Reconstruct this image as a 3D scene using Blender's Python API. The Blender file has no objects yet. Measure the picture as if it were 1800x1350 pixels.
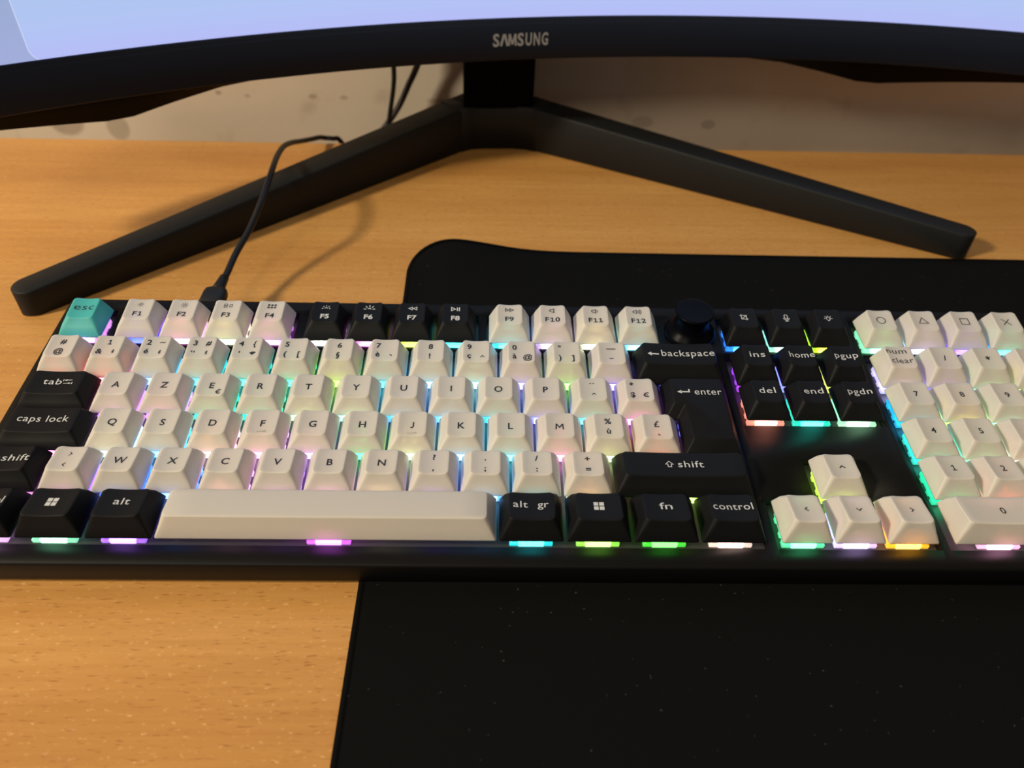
import bpy, bmesh, math, random
from mathutils import Vector, Matrix, noise
random.seed(7)
S = 0.001                      # everything below is laid out in millimetres
sc = bpy.context.scene
COL = sc.collection
R = math.radians

# ------------------------------------------------------------------ camera
cam = bpy.data.cameras.new('camera')
cam.sensor_fit = 'HORIZONTAL'; cam.sensor_width = 36.0; cam.lens = 27.2
cam.clip_start = 0.01; cam.clip_end = 30
cam.dof.use_dof = True; cam.dof.focus_distance = 0.305; cam.dof.aperture_fstop = 10.0
co = bpy.data.objects.new('camera', cam); COL.objects.link(co)
m = Matrix(((0.9995533, -0.0127431, -0.0270335), (-0.0115239, 0.670258, -0.7420387), (0.0275753, 0.7420188, 0.6698117))).to_4x4()
m.translation = Vector((187.5, -154.58, 238.27)) * S
co.matrix_world = m
sc.camera = co

# ------------------------------------------------------------------ light
world = bpy.data.worlds.new('room_air'); sc.world = world; world.use_nodes = True
bg = world.node_tree.nodes['Background']
bg.inputs[0].default_value = (1.0, 0.86, 0.76, 1); bg.inputs[1].default_value = 0.13

def lamp(name, loc, target, size, power, color, spread=180):
    l = bpy.data.lights.new(name, 'AREA'); l.shape = 'DISK'; l.size = size; l.energy = power; l.color = color
    l.spread = R(spread)
    o = bpy.data.objects.new(name, l); COL.objects.link(o); o.location = loc
    o.rotation_euler = (Vector(target) - Vector(loc)).to_track_quat('-Z', 'Y').to_euler()
    return o
lamp('side_room_lamp', (-1.75, -0.72, 1.55), (0.1, 0.2, 0.0), 0.30, 58.0, (1.0, 0.88, 0.66))
lamp('ceiling_room_lamp', (-0.45, -1.25, 1.40), (0.2, 0.1, 0.0), 0.45, 8.0, (1.0, 0.88, 0.66))

sc.view_settings.view_transform = 'Standard'; sc.view_settings.look = 'None'
sc.view_settings.gamma = 1.0; sc.view_settings.use_curve_mapping = False
sc.view_settings.exposure = 0.0

# ------------------------------------------------------------------ helpers
def lin(c):
    f = lambda v: v / 12.92 if v <= 0.04045 else ((v + 0.055) / 1.055) ** 2.4
    return tuple(f(v / 255.0) for v in c) + (1.0,)

def mat(name, color, rough=0.5, metal=0.0, spec=0.5, coat=0.0):
    mm = bpy.data.materials.new(name); mm.use_nodes = True
    b = mm.node_tree.nodes['Principled BSDF']
    b.inputs['Base Color'].default_value = color if len(color) == 4 else tuple(color) + (1,)
    b.inputs['Roughness'].default_value = rough; b.inputs['Metallic'].default_value = metal
    b.inputs['Specular IOR Level'].default_value = spec; b.inputs['Coat Weight'].default_value = coat
    return mm

class NT:
    def __init__(s, mm): s.t = mm.node_tree; s.b = s.t.nodes['Principled BSDF']
    def n(s, typ, **kw):
        nd = s.t.nodes.new(typ)
        for k, v in kw.items():
            if k in nd.inputs: nd.inputs[k].default_value = v
            else: setattr(nd, k, v)
        return nd
    def l(s, a, b): s.t.links.new(a, b)
    def coords(s, scale=(1, 1, 1), kind='Object'):
        tc = s.n('ShaderNodeTexCoord'); mp = s.n('ShaderNodeMapping'); mp.inputs['Scale'].default_value = scale
        s.l(tc.outputs[kind], mp.inputs['Vector']); return mp.outputs['Vector']
    def noise(s, vec, scale, detail=2.0, rough=0.5):
        nd = s.n('ShaderNodeTexNoise'); nd.inputs['Scale'].default_value = scale; nd.inputs['Detail'].default_value = detail
        nd.inputs['Roughness'].default_value = rough; s.l(vec, nd.inputs['Vector']); return nd.outputs['Fac']
    def ramp(s, fac, stops):
        nd = s.n('ShaderNodeValToRGB'); e = nd.color_ramp.elements
        while len(e) < len(stops): e.new(0.5)
        for el, (p, c) in zip(e, stops): el.position = p; el.color = c if len(c) == 4 else tuple(c) + (1,)
        s.l(fac, nd.inputs['Fac']); return nd.outputs['Color']
    def mix(s, fac, a, b, mode='MIX'):
        nd = s.n('ShaderNodeMix', data_type='RGBA', blend_type=mode)
        for v, i in ((fac, 0), (a, 6), (b, 7)):
            if hasattr(v, 'is_output'): s.l(v, nd.inputs[i])
            else: nd.inputs[i].default_value = v
        return nd.outputs[2]
    def bump(s, h, strength, dist):
        nd = s.n('ShaderNodeBump'); nd.inputs['Strength'].default_value = strength; nd.inputs['Distance'].default_value = dist
        s.l(h, nd.inputs['Height']); s.l(nd.outputs['Normal'], s.b.inputs['Normal'])

def link(name, me, material, parent=None, loc=(0, 0, 0), smooth=None):
    """one mesh (already in metres) as one object"""
    o = bpy.data.objects.new(name, me)
    if material is not None and not me.materials: me.materials.append(material)
    COL.objects.link(o)
    if parent is not None: o.parent = parent
    o.location = loc
    return o

def finish(bm, name, sharp=40):
    for f in bm.faces: f.smooth = sharp is not None
    if sharp is not None:
        for e in bm.edges:
            if len(e.link_faces) == 2 and e.calc_face_angle(0) > R(sharp): e.smooth = False
    me = bpy.data.meshes.new(name); bmesh.ops.recalc_face_normals(bm, faces=bm.faces[:])
    bm.to_mesh(me); bm.free(); return me

def scaled(bm):
    for v in bm.verts: v.co *= S
    return bm

def empty(name, loc=(0, 0, 0), rot=(0, 0, 0)):
    o = bpy.data.objects.new(name, None); COL.objects.link(o); o.location = loc; o.rotation_euler = rot
    o.empty_display_size = 0.02
    return o

def tag(o, label=None, cat=None, group=None, kind=None):
    if label: o['label'] = label
    if cat: o['category'] = cat
    if group: o['group'] = group
    if kind: o['kind'] = kind
    return o

def loft(bm, loops, cap_first=False, cap_last=False, closed=True):
    rows = [[bm.verts.new(p) for p in lp] for lp in loops]
    n = len(rows[0])
    for a, b in zip(rows, rows[1:]):
        for i in range(n if closed else n - 1):
            j = (i + 1) % n
            try: bm.faces.new((a[i], a[j], b[j], b[i]))
            except ValueError: pass
    if cap_first: bm.faces.new(rows[0][::-1])
    if cap_last: bm.faces.new(rows[-1])
    return rows

def rrect(x0, x1, y0, y1, r, z, nc=4, ex=1, ey=1):
    """rounded rectangle loop, ccw; z is a number or a function of x, y"""
    r = max(r, 1e-4); pts = []
    cs = [(x1 - r, y0 + r, -90), (x1 - r, y1 - r, 0), (x0 + r, y1 - r, 90), (x0 + r, y0 + r, 180)]
    for k, (cx, cy, a0) in enumerate(cs):
        for i in range(nc + 1):
            a = R(a0 + 90.0 * i / nc); pts.append((cx + r * math.cos(a), cy + r * math.sin(a)))
        nx = cs[(k + 1) % 4]; a = R(a0 + 90)
        p = (cx + r * math.cos(a), cy + r * math.sin(a)); q = (nx[0] + r * math.cos(a), nx[1] + r * math.sin(a))
        ne = ey if k % 2 == 0 else ex
        for i in range(1, ne): t = i / ne; pts.append((p[0] + (q[0] - p[0]) * t, p[1] + (q[1] - p[1]) * t))
    zf = z if callable(z) else (lambda x, y: z)
    return [(x, y, zf(x, y)) for x, y in pts]

def box(bm, x0, x1, y0, y1, z0, z1, r=0.0, bev=0.0, nc=3):
    if bev <= 0:
        loft(bm, [rrect(x0, x1, y0, y1, r, z0, nc), rrect(x0, x1, y0, y1, r, z1, nc)], True, True)
    else:
        g = lambda d, z: rrect(x0 + d, x1 - d, y0 + d, y1 - d, max(r - d, 0.05), z, nc)
        loft(bm, [g(bev, z0), g(0, z0 + bev), g(0, z1 - bev), g(bev * .3, z1 - bev * .3), g(bev, z1)], True, True)

def catmull(pts, n=10):
    P = [Vector(p) for p in pts]; P = [P[0] * 2 - P[1]] + P + [P[-1] * 2 - P[-2]]; out = []
    for i in range(1, len(P) - 2):
        a, b, c, d = P[i - 1:i + 3]
        for k in range(n):
            t = k / n
            out.append(0.5 * ((2 * b) + (c - a) * t + (2 * a - 5 * b + 4 * c - d) * t * t + (3 * b - a - 3 * c + d) * t ** 3))
    out.append(P[-2]); return out

def tube(bm, path, rad, ns=10, caps=True):
    path = [Vector(p) for p in path]; loops = []; up = Vector((0, 0, 1)); side = None
    for i, p in enumerate(path):
        d = (path[min(i + 1, len(path) - 1)] - path[max(i - 1, 0)]).normalized()
        if side is None:
            side = d.cross(up);  side = side if side.length > 1e-3 else Vector((1, 0, 0))
        side = (side - d * side.dot(d)).normalized(); v = side.cross(d)
        r = rad(i / (len(path) - 1), i) if callable(rad) else rad
        loops.append([p + side * math.cos(2 * math.pi * k / ns) * r + v * math.sin(2 * math.pi * k / ns) * r for k in range(ns)])
    loft(bm, loops, caps, caps)

def stroke(bm, pts, w, closed=False, z=0.0):
    """flat line of width w through 2-D points with mitred joints"""
    P = [Vector(p) for p in pts]; n = len(P); L = []; Rr = []
    for i in range(n):
        a = P[i - 1] if (i > 0 or closed) else None; b = P[(i + 1) % n] if (i < n - 1 or closed) else None
        d1 = (P[i] - a).normalized() if a is not None else None; d2 = (b - P[i]).normalized() if b is not None else None
        d1 = d1 or d2; d2 = d2 or d1
        n1 = Vector((-d1.y, d1.x)); n2 = Vector((-d2.y, d2.x)); mm = (n1 + n2)
        mm = n1 if mm.length < 1e-4 else mm.normalized(); k = w / 2 / max(mm.dot(n1), 0.45)
        L.append(bm.verts.new((*(P[i] + mm * k), z))); Rr.append(bm.verts.new((*(P[i] - mm * k), z)))
    for i in range(n if closed else n - 1):
        j = (i + 1) % n; bm.faces.new((L[i], Rr[i], Rr[j], L[j]))

def poly(bm, pts, z=0.0): bm.faces.new([bm.verts.new((x, y, z)) for x, y in pts])
def circ(x, y, r, n=20, a0=0, a1=360):
    c = [(x + r * math.cos(R(a0 + (a1 - a0) * i / n)), y + r * math.sin(R(a0 + (a1 - a0) * i / n))) for i in range(n + (0 if a1 - a0 == 360 else 1))]
    return c

# ------------------------------------------------------------------ materials
M_white = mat('cream_white_plastic', lin((201, 194, 185)), 0.5, spec=0.4)
M_black = mat('black_key_plastic', (0.0062, 0.0062, 0.0070), 0.55, spec=0.15)
M_teal = mat('teal_plastic', lin((72, 178, 173)), 0.5, spec=0.4)
for mm in (M_white, M_teal):                    # thin plastic lets some of the key light through
    b = mm.node_tree.nodes['Principled BSDF']; b.inputs['Subsurface Weight'].default_value = 0.65
    b.inputs['Subsurface Radius'].default_value = (1.0, 1.0, 1.0); b.inputs['Subsurface Scale'].default_value = 0.0021
for mm in (M_white, M_black, M_teal):
    t = NT(mm); t.bump(t.noise(t.coords(), 9000, 2.0), 0.06, 0.0002)
M_ink = mat('dark_legend_ink', (0.012, 0.013, 0.02), 0.6)
M_paint = mat('pale_legend_ink', lin((205, 205, 203)), 0.6)
M_case = mat('black_case_plastic', (0.0048, 0.0044, 0.0044), 0.5, spec=0.13)
t = NT(M_case); t.bump(t.noise(t.coords(), 6000, 2.0), 0.08, 0.0002)
M_plate = mat('grey_switch_plate', (0.045, 0.045, 0.047), 0.4)
M_knob = mat('glossy_black_metal', (0.0015, 0.0015, 0.003), 0.34, spec=0.06)
M_stand = mat('black_stand_plastic', (0.0095, 0.0102, 0.0108), 0.55, spec=0.26)
t = NT(M_stand); t.bump(t.noise(t.coords(), 4000, 2.0), 0.08, 0.0003)
M_bezel = mat('black_bezel_plastic', (0.0098, 0.0132, 0.0245), 0.5, spec=0.15)
M_shell = mat('black_shell_plastic', (0.0012, 0.0014, 0.0032), 0.6, spec=0.05)
M_cable = mat('black_rubber_cable', (0.007, 0.007, 0.007), 0.5, spec=0.35)
M_grey_cable = mat('dark_grey_cable', (0.045, 0.038, 0.036), 0.5, spec=0.35)
M_logo = mat('silver_lettering', lin((150, 150, 152)), 0.4)

def glow_mat(name, strength, whiten, falloff=False):
    mm = mat(name, (0.8, 0.8, 0.8), 0.3); t = NT(mm)
    oi = t.n('ShaderNodeObjectInfo'); c = t.mix(whiten, oi.outputs['Color'], (1, 1, 1, 1))
    t.l(c, t.b.inputs['Emission Color']); t.b.inputs['Emission Strength'].default_value = strength
    if falloff:                                  # the lamp shines up through the front of the housing; the clear plastic dims away from it
        tc = t.n('ShaderNodeTexCoord'); d = t.n('ShaderNodeVectorMath', operation='DISTANCE'); t.l(tc.outputs['Object'], d.inputs[0]); d.inputs[1].default_value = (0, -0.0042, 0.0010)
        mr = t.n('ShaderNodeMapRange'); t.l(d.outputs['Value'], mr.inputs[0])
        for i_, v_ in ((1, 0.001), (2, 0.0072), (3, strength), (4, strength * 0.055)): mr.inputs[i_].default_value = v_
        t.l(mr.outputs[0], t.b.inputs['Emission Strength'])
    t.l(oi.outputs['Color'], t.b.inputs['Base Color'])
    return mm
M_switch = glow_mat('lit_clear_switch_housing', 17.0, 0.02, True)
M_led = glow_mat('lit_led_lens', 3.6, 0.10)

# desk wood: beech veneer
M_wood = mat('beech_veneer', lin((190, 128, 62)), 0.42, spec=0.35); t = NT(M_wood)
broad = t.noise(t.coords((2.0, 26.0, 1)), 1.0, 3.0)
c = t.ramp(broad, [(0.25, lin((192, 135, 70))), (0.5, lin((206, 150, 82))), (0.78, lin((216, 162, 93)))])
fine = t.noise(t.coords((16.0, 330.0, 1)), 1.0, 4.0, 0.6)
c = t.mix(t.ramp(fine, [(0.35, (0, 0, 0)), (0.65, (1, 1, 1))]), c, t.mix(1.0, c, (0.90, 0.86, 0.80, 1), 'MULTIPLY'))
dash = t.noise(t.coords((190.0, 1250.0, 1)), 1.0, 1.5)
c = t.mix(t.ramp(dash, [(0.62, (0, 0, 0)), (0.72, (.65, .65, .65))]), c, lin((150, 94, 44)))
fleck = t.noise(t.coords((380.0, 700.0, 1)), 1.0, 2.0)
c = t.mix(t.ramp(fleck, [(0.62, (0, 0, 0)), (0.76, (.7, .7, .7))]), c, lin((232, 186, 126)))
t.l(c, t.b.inputs['Base Color'])
t.bump(dash, 0.12, 0.0002)

# wall paint with old marks, plus two soft shadows painted in at the left
M_wall = mat('beige_wall_paint', lin((200, 178, 146)), 0.8, spec=0.2); t = NT(M_wall)
v = t.coords()
c = t.mix(t.ramp(t.noise(v, 7.0, 4.0), [(0.3, (0, 0, 0)), (0.7, (1, 1, 1))]), lin((234, 219, 200)), lin((220, 204, 182)))
c = t.mix(t.ramp(t.noise(v, 30.0, 3.0), [(0.62, (0, 0, 0)), (0.75, (.35, .35, .35))]), c, lin((178, 158, 134)))
def mark_or_shadow(c, x, z, rx, rz, col, amount):
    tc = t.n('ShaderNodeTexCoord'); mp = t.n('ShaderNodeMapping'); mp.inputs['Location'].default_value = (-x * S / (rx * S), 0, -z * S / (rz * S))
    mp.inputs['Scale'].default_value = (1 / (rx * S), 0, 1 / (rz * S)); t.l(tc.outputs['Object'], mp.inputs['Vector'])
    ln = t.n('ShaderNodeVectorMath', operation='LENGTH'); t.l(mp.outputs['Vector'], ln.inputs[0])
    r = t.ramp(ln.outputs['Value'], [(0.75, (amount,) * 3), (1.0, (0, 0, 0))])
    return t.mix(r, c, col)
for (x, z, rx, rz, a) in ((-122, -4, 14, 12, .55), (-86, -8, 9, 11, .45), (-8, 19, 2.6, 1.8, .5), (12, 17, 2.4, 1.6, .35), (58, 17.5, 3.4, 1.9, .45), (80, 17, 3.2, 1.8, .4), (146, 16, 9, 2.0, .3),  # leading pair: soft cast shadows put into the wall colour; the rest are marks
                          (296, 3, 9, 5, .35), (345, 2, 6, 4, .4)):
    c = mark_or_shadow(c, x, z, rx, rz, lin((140, 120, 100)), a)
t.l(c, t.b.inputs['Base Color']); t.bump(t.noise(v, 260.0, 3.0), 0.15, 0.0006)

M_mat = mat('black_mat_cloth', (0.0047, 0.0047, 0.0048), 0.9, spec=0.07); t = NT(M_mat)
v = t.coords(); t.bump(t.noise(v, 2600.0, 2.0), 0.35, 0.0003)
lint = t.ramp(t.noise(v, 760.0, 0.0), [(0.862, (0, 0, 0)), (0.885, (.6, .6, .6))])
t.l(t.mix(lint, (0.0047, 0.0047, 0.0048, 1), (0.06, 0.055, 0.05, 1)), t.b.inputs['Base Color'])
M_stitch = mat('black_stitching_thread', (0.0011, 0.0011, 0.0011), 0.95, spec=0.06)

# display picture (lit screen): pale window over a blue backdrop
M_screen = mat('lit_display', (0.01, 0.01, 0.01), 0.35, spec=0.4); t = NT(M_screen)
tc = t.n('ShaderNodeTexCoord'); sx = t.n('ShaderNodeSeparateXYZ'); t.l(tc.outputs['UV'], sx.inputs[0])
U_, V_ = sx.outputs[0], sx.outputs[1]          # metres along the arc from the screen's middle, metres above its lower edge
def mth(op, a, b=None):
    nd = t.n('ShaderNodeMath', operation=op)
    for i, q in enumerate((a, b)):
        if q is None: continue
        if hasattr(q, 'is_output'): t.l(q, nd.inputs[i])
        else: nd.inputs[i].default_value = q
    return nd.outputs[0]
WX, WZ, WR = -0.2527, -0.0012, 0.007
dx = mth('MAXIMUM', mth('SUBTRACT', WX + WR, U_), 0.0); dz = mth('MAXIMUM', mth('SUBTRACT', WZ + WR, V_), 0.0)
dist = mth('SQRT', mth('ADD', mth('MULTIPLY', dx, dx), mth('MULTIPLY', dz, dz)))
win = t.ramp(mth('MULTIPLY', dist, 100.0), [(0.685, (1, 1, 1)), (0.70, (0, 0, 0))])
edge = t.ramp(mth('MULTIPLY', dist, 100.0), [(0.655, (0, 0, 0)), (0.68, (1, 1, 1)), (0.7, (1, 1, 1)), (0.715, (0, 0, 0))])
grad = t.ramp(mth('MULTIPLY', V_, 12.0), [(0.0, lin((180, 188, 246))), (0.16, lin((176, 195, 243))), (0.45, lin((170, 198, 236))), (1.0, lin((172, 200, 236)))])
side = t.ramp(mth('MULTIPLY', V_, 12.0), [(0.0, lin((160, 172, 218))), (0.5, lin((150, 170, 205))), (1.0, lin((140, 160, 195)))])
c = t.mix(win, side, grad); c = t.mix(edge, c, lin((205, 214, 245)))
t.l(c, t.b.inputs['Emission Color']); t.b.inputs['Emission Strength'].default_value = 1.0

# ------------------------------------------------------------------ setting: wall
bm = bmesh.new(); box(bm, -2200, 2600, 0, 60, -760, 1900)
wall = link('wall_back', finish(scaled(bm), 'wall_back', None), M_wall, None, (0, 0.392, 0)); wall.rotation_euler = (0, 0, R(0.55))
wall['kind'] = 'structure'
bm = bmesh.new(); box(bm, -2200, 2600, -2600, 470, -60, 0)
fl = link('floor', finish(scaled(bm), 'floor', None), mat('brown_floor', lin((110, 84, 62)), 0.6), None, (0, 0, -0.745)); fl['kind'] = 'structure'

# ------------------------------------------------------------------ desk
desk = empty('desk', (0.2, 0, -0.745), (0, 0, R(0.55)))
tag(desk, 'orange beech veneer desk top under the keyboard and monitor', 'desk')
bm = bmesh.new(); box(bm, -820, 760, -420, 357, -25, 0, 1.5, 0.8)
link('desk_top', finish(scaled(bm), 'desk_top'), M_wood, desk, (0, 0, 0.745))
for x in (-780, 720):
    for y in (-380, 317):
        bm = bmesh.new(); box(bm, x - 25, x + 25, y - 25, y + 25, -745, -25.2, 2)
        link('leg', finish(scaled(bm), 'desk_leg'), M_stand, desk, (0, 0, 0.745))

# ------------------------------------------------------------------ mouse mat
MX0, MX1, MY0, MY1, MR, MT = 142.0, 930.0, -150.0, 219.0, 27.0, 2.0
def mat_lift(x, y):
    return 7.5 * math.exp(-(((x - MX0 - 20) / 34) ** 2 + ((y - MY1 + 2) / 26) ** 2)) + 0.8 * math.exp(-((x - MX0) / 6) ** 2 - ((y - 180) / 30) ** 2)
def mat_top(x): return MY1 - MR + math.sqrt(max(MR * MR - max(MR - (x - MX0), 0) ** 2, 0)) if x < MX0 + MR else MY1
def mat_bot(x): return MY0 + MR - math.sqrt(max(MR * MR - max(MR - (x - MX0), 0) ** 2, 0)) if x < MX0 + MR else MY0
xs = [MX0 + MR * (1 - math.cos(R(90) * i / 12)) for i in range(13)] + [MX0 + MR + (i * 5) for i in range(1, 14)]
xs += [xs[-1] + (MX1 - xs[-1]) * i / 14 for i in range(1, 15)]
ts = [i / 40 * 0.7 for i in range(20)] + [0.35 + 0.65 * i / 30 for i in range(31)]
ts = sorted(set(round(v, 4) for v in ts))
mm_ = empty('mouse_mat', (0.142, 0, 0)); tag(mm_, 'wide black cloth mouse mat with stitched edge and lifted corner, partly under the keyboard', 'mouse mat')
bm = bmesh.new(); rows = []
for x in xs:
    y0, y1 = mat_bot(x), mat_top(x)
    rows.append([[bm.verts.new((x - MX0, y0 + (y1 - y0) * tt, MT * k + 0.05 + mat_lift(x, y0 + (y1 - y0) * tt))) for tt in ts] for k in (0, 1)])
for a, b in zip(rows, rows[1:]):
    for j in range(len(ts) - 1):
        bm.faces.new((a[1][j], b[1][j], b[1][j + 1], a[1][j + 1])); bm.faces.new((a[0][j], a[0][j + 1], b[0][j + 1], b[0][j]))
    for j in (0, len(ts) - 1): bm.faces.new((a[0][j], b[0][j], b[1][j], a[1][j]))
for rw in (rows[0], rows[-1]):
    for j in range(len(ts) - 1): bm.faces.new((rw[0][j], rw[1][j], rw[1][j + 1], rw[0][j + 1]))
link('cloth_surface', finish(scaled(bm), 'mat_cloth', 60), M_mat, mm_)
# overlocked border: a flattened cord with one bulge per stitch
path = []
y = MY0 + MR
while y < MY1 - MR: path.append((MX0 + 1.5, y)); y += 0.3
for i in range(130): a = R(180 - 90 * i / 130); path.append((MX0 + MR + (MR - 1.5) * math.cos(a), MY1 - MR + (MR - 1.5) * math.sin(a)))
x = MX0 + MR
while x < 640: path.append((x, MY1 - 1.5)); x += 0.45
bm = bmesh.new(); loops = []
for i, (x, y) in enumerate(path):
    q = path[min(i + 1, len(path) - 1)]; p = path[max(i - 1, 0)]
    d = Vector((q[0] - p[0], q[1] - p[1])).normalized(); nv = Vector((-d.y, d.x)); z = mat_lift(x, y) + 1.05
    ph = (i % 4) / 4.0; bul = 0.36 * math.sin(2 * math.pi * ph)
    lp = []
    for k in range(8):
        a = 2 * math.pi * k / 8; tw = bul * math.cos(a - 2 * math.pi * ph)
        lp.append((x - MX0 + nv.x * (1.95 + tw) * math.cos(a), y + nv.y * (1.95 + tw) * math.cos(a), z + min(1.15, (1.0 + tw) * math.sin(a))))
    loops.append(lp)
loft(bm, loops, True, True)
link('stitched_border', finish(scaled(bm), 'mat_border', 60), M_stitch, mm_)

# ------------------------------------------------------------------ keyboard
U = 19.05; TAU = 4.5; HB = -13.53; YF = -118.3
kb = empty('keyboard', (0, 0.000944, 0.0023), (R(TAU), 0, 0))
tag(kb, 'black full-size mechanical keyboard with white and black keys lit in rainbow colours', 'keyboard')
def kl(x, y, h): return (x * S, (y - YF) * S, (h - HB) * S)       # keyboard plan (key bottoms at h = 0) -> local metres
KX0, KX1, KY0, KY1 = -4.6, 433.2, YF, 18.8
ROWY = [0, -1.25, -2.25, -3.25, -4.25, -5.25]

def hbot(y):   # height at which the case meets the mat
    return HB - (y - YF) * math.tan(R(TAU))
bm = bmesh.new()
def kloop(d, r, h): return [(x * 1, y - YF, (h(x, y) if callable(h) else h) - HB) for x, y, _ in rrect(KX0 + d, KX1 - d, KY0 + d, KY1 - d, r, 0, 4)]
loft(bm, [kloop(1.5, 1.5, lambda x, y: hbot(y)), kloop(0.5, 2.4, lambda x, y: hbot(y) + 1.2), kloop(0, 3, -2.6), kloop(0.25, 2.8, -2.0), kloop(0.85, 2.2, -1.55), kloop(3.0, 0.0, -1.5)], True, False)
# top frame: a sheet with the key openings cut through it
m_ = 1.05
holes = []
for a, b in ((0, 1), (1.25, 5.25), (5.5, 9.5), (9.75, 13.75), (15.25, 18.25), (18.5, 22.5)): holes.append((a * U - .6, b * U + .6, -0.5 * U - m_, 0.5 * U + m_))
holes += [(-m_, 15 * U + .6, -5.75 * U - m_, -0.75 * U + m_), (15.25 * U - m_, 18.25 * U + .6, -2.75 * U - m_, -0.75 * U + m_),
          (16.25 * U - m_, 17.25 * U + m_, -4.8 * U, -3.75 * U + m_), (15.25 * U - m_, 18.25 * U + m_, -5.75 * U - m_, -4.75 * U + m_),
          (18.5 * U - m_, 22.5 * U + m_, -5.75 * U - m_, -0.75 * U + m_)]
xs = sorted({KX0 + 3, KX1 - 3} | {v for h in holes for v in h[:2]}); ys = sorted({KY0 + 3, KY1 - 3} | {v for h in holes for v in h[2:]})
solid = lambda i, j: 0 <= i < len(xs) - 1 and 0 <= j < len(ys) - 1 and not any(h[0] < (xs[i] + xs[i + 1]) / 2 < h[1] and h[2] < (ys[j] + ys[j + 1]) / 2 < h[3] for h in holes)
vc = {}
def gv(i, j, h):
    k = (i, j, h)
    if k not in vc: vc[k] = bm.verts.new((xs[i], ys[j] - YF, h - HB))
    return vc[k]
for i in range(len(xs) - 1):
    for j in range(len(ys) - 1):
        if not solid(i, j): continue
        bm.faces.new((gv(i, j, -1.5), gv(i + 1, j, -1.5), gv(i + 1, j + 1, -1.5), gv(i, j + 1, -1.5)))
        for (di, dj, p, q) in ((-1, 0, (i, j), (i, j + 1)), (1, 0, (i + 1, j), (i + 1, j + 1)), (0, -1, (i, j), (i + 1, j)), (0, 1, (i, j + 1), (i + 1, j + 1))):
            ni, nj = i + di, j + dj
            if 0 <= ni < len(xs) - 1 and 0 <= nj < len(ys) - 1 and not solid(ni, nj):
                bm.faces.new((gv(*p, -1.5), gv(*q, -1.5), gv(*q, -5.4), gv(*p, -5.4)))
link('case', finish(scaled(bm), 'keyboard_case', 50), M_case, kb)
bm = bmesh.new(); box(bm, KX0 + 2.5, KX1 - 2.5, KY0 + 2.5 - YF, KY1 - 2.5 - YF, -6.6 - HB, -5.2 - HB)
link('switch_plate', finish(scaled(bm), 'switch_plate', None), M_plate, kb)

# rotary knob on its square base
bm = bmesh.new(); box(bm, -9.8, 9.8, -9.8, 9.8, -1.5, -1.05, 1.2, 0.15)
knob_base = link('knob_base', finish(scaled(bm), 'knob_base'), M_case, kb, kl(14.5 * U, 0, 0))
bm = bmesh.new()
prof = [(11.0, -1.0), (11.4, -0.4), (11.3, 1.0), (10.2, 2.2), (8.6, 3.6), (7.6, 5.6), (7.4, 8.0), (7.7, 10.4), (8.2, 11.4), (8.5, 12.0), (8.35, 12.5), (7.9, 12.75), (7.3, 12.7), (3.5, 12.55), (0.02, 12.5)]
loft(bm, [[(r * math.cos(2 * math.pi * k / 40), r * math.sin(2 * math.pi * k / 40), z) for k in range(40)] for r, z in prof], True, True)
link('volume_knob', finish(scaled(bm), 'volume_knob', 50), M_knob, kb, kl(14.5 * U, 0, 0))

# --- keycaps
ROWP = [(8.94, 7.50, -3.39, 6.67), (8.77, 7.74, -3.70, 7.28), (8.26, 6.09, -4.35, 6.24), (8.35, 5.48, -4.38, 5.70), (8.17, 5.57, -4.17, 7.09), (7.95, 5.92, -5.23, 8.34)]
DISH = 0.75
class Top:
    """the upper face of a keycap: plane through back and front edge with a cylindrical dish"""
    def __init__(s, row, w, flat=False):
        s.yb, s.hb, s.yf, s.hf = ROWP[row]; s.hw = w * U / 2 - 3.86; s.d = 0.0 if flat else DISH
        s.conv = flat
    def z(s, x, y):
        k = (s.yb - y) / (s.yb - s.yf)
        zz = s.hb + k * (s.hf - s.hb) - s.d * max(0.0, 1 - min(1, abs(x) / s.hw) ** 2)
        if s.conv: zz += 0.35 * (1 - (2 * k - 1) ** 2) - 0.1
        return zz
    @property
    def yc(s): return (s.yb + s.yf) / 2

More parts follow.
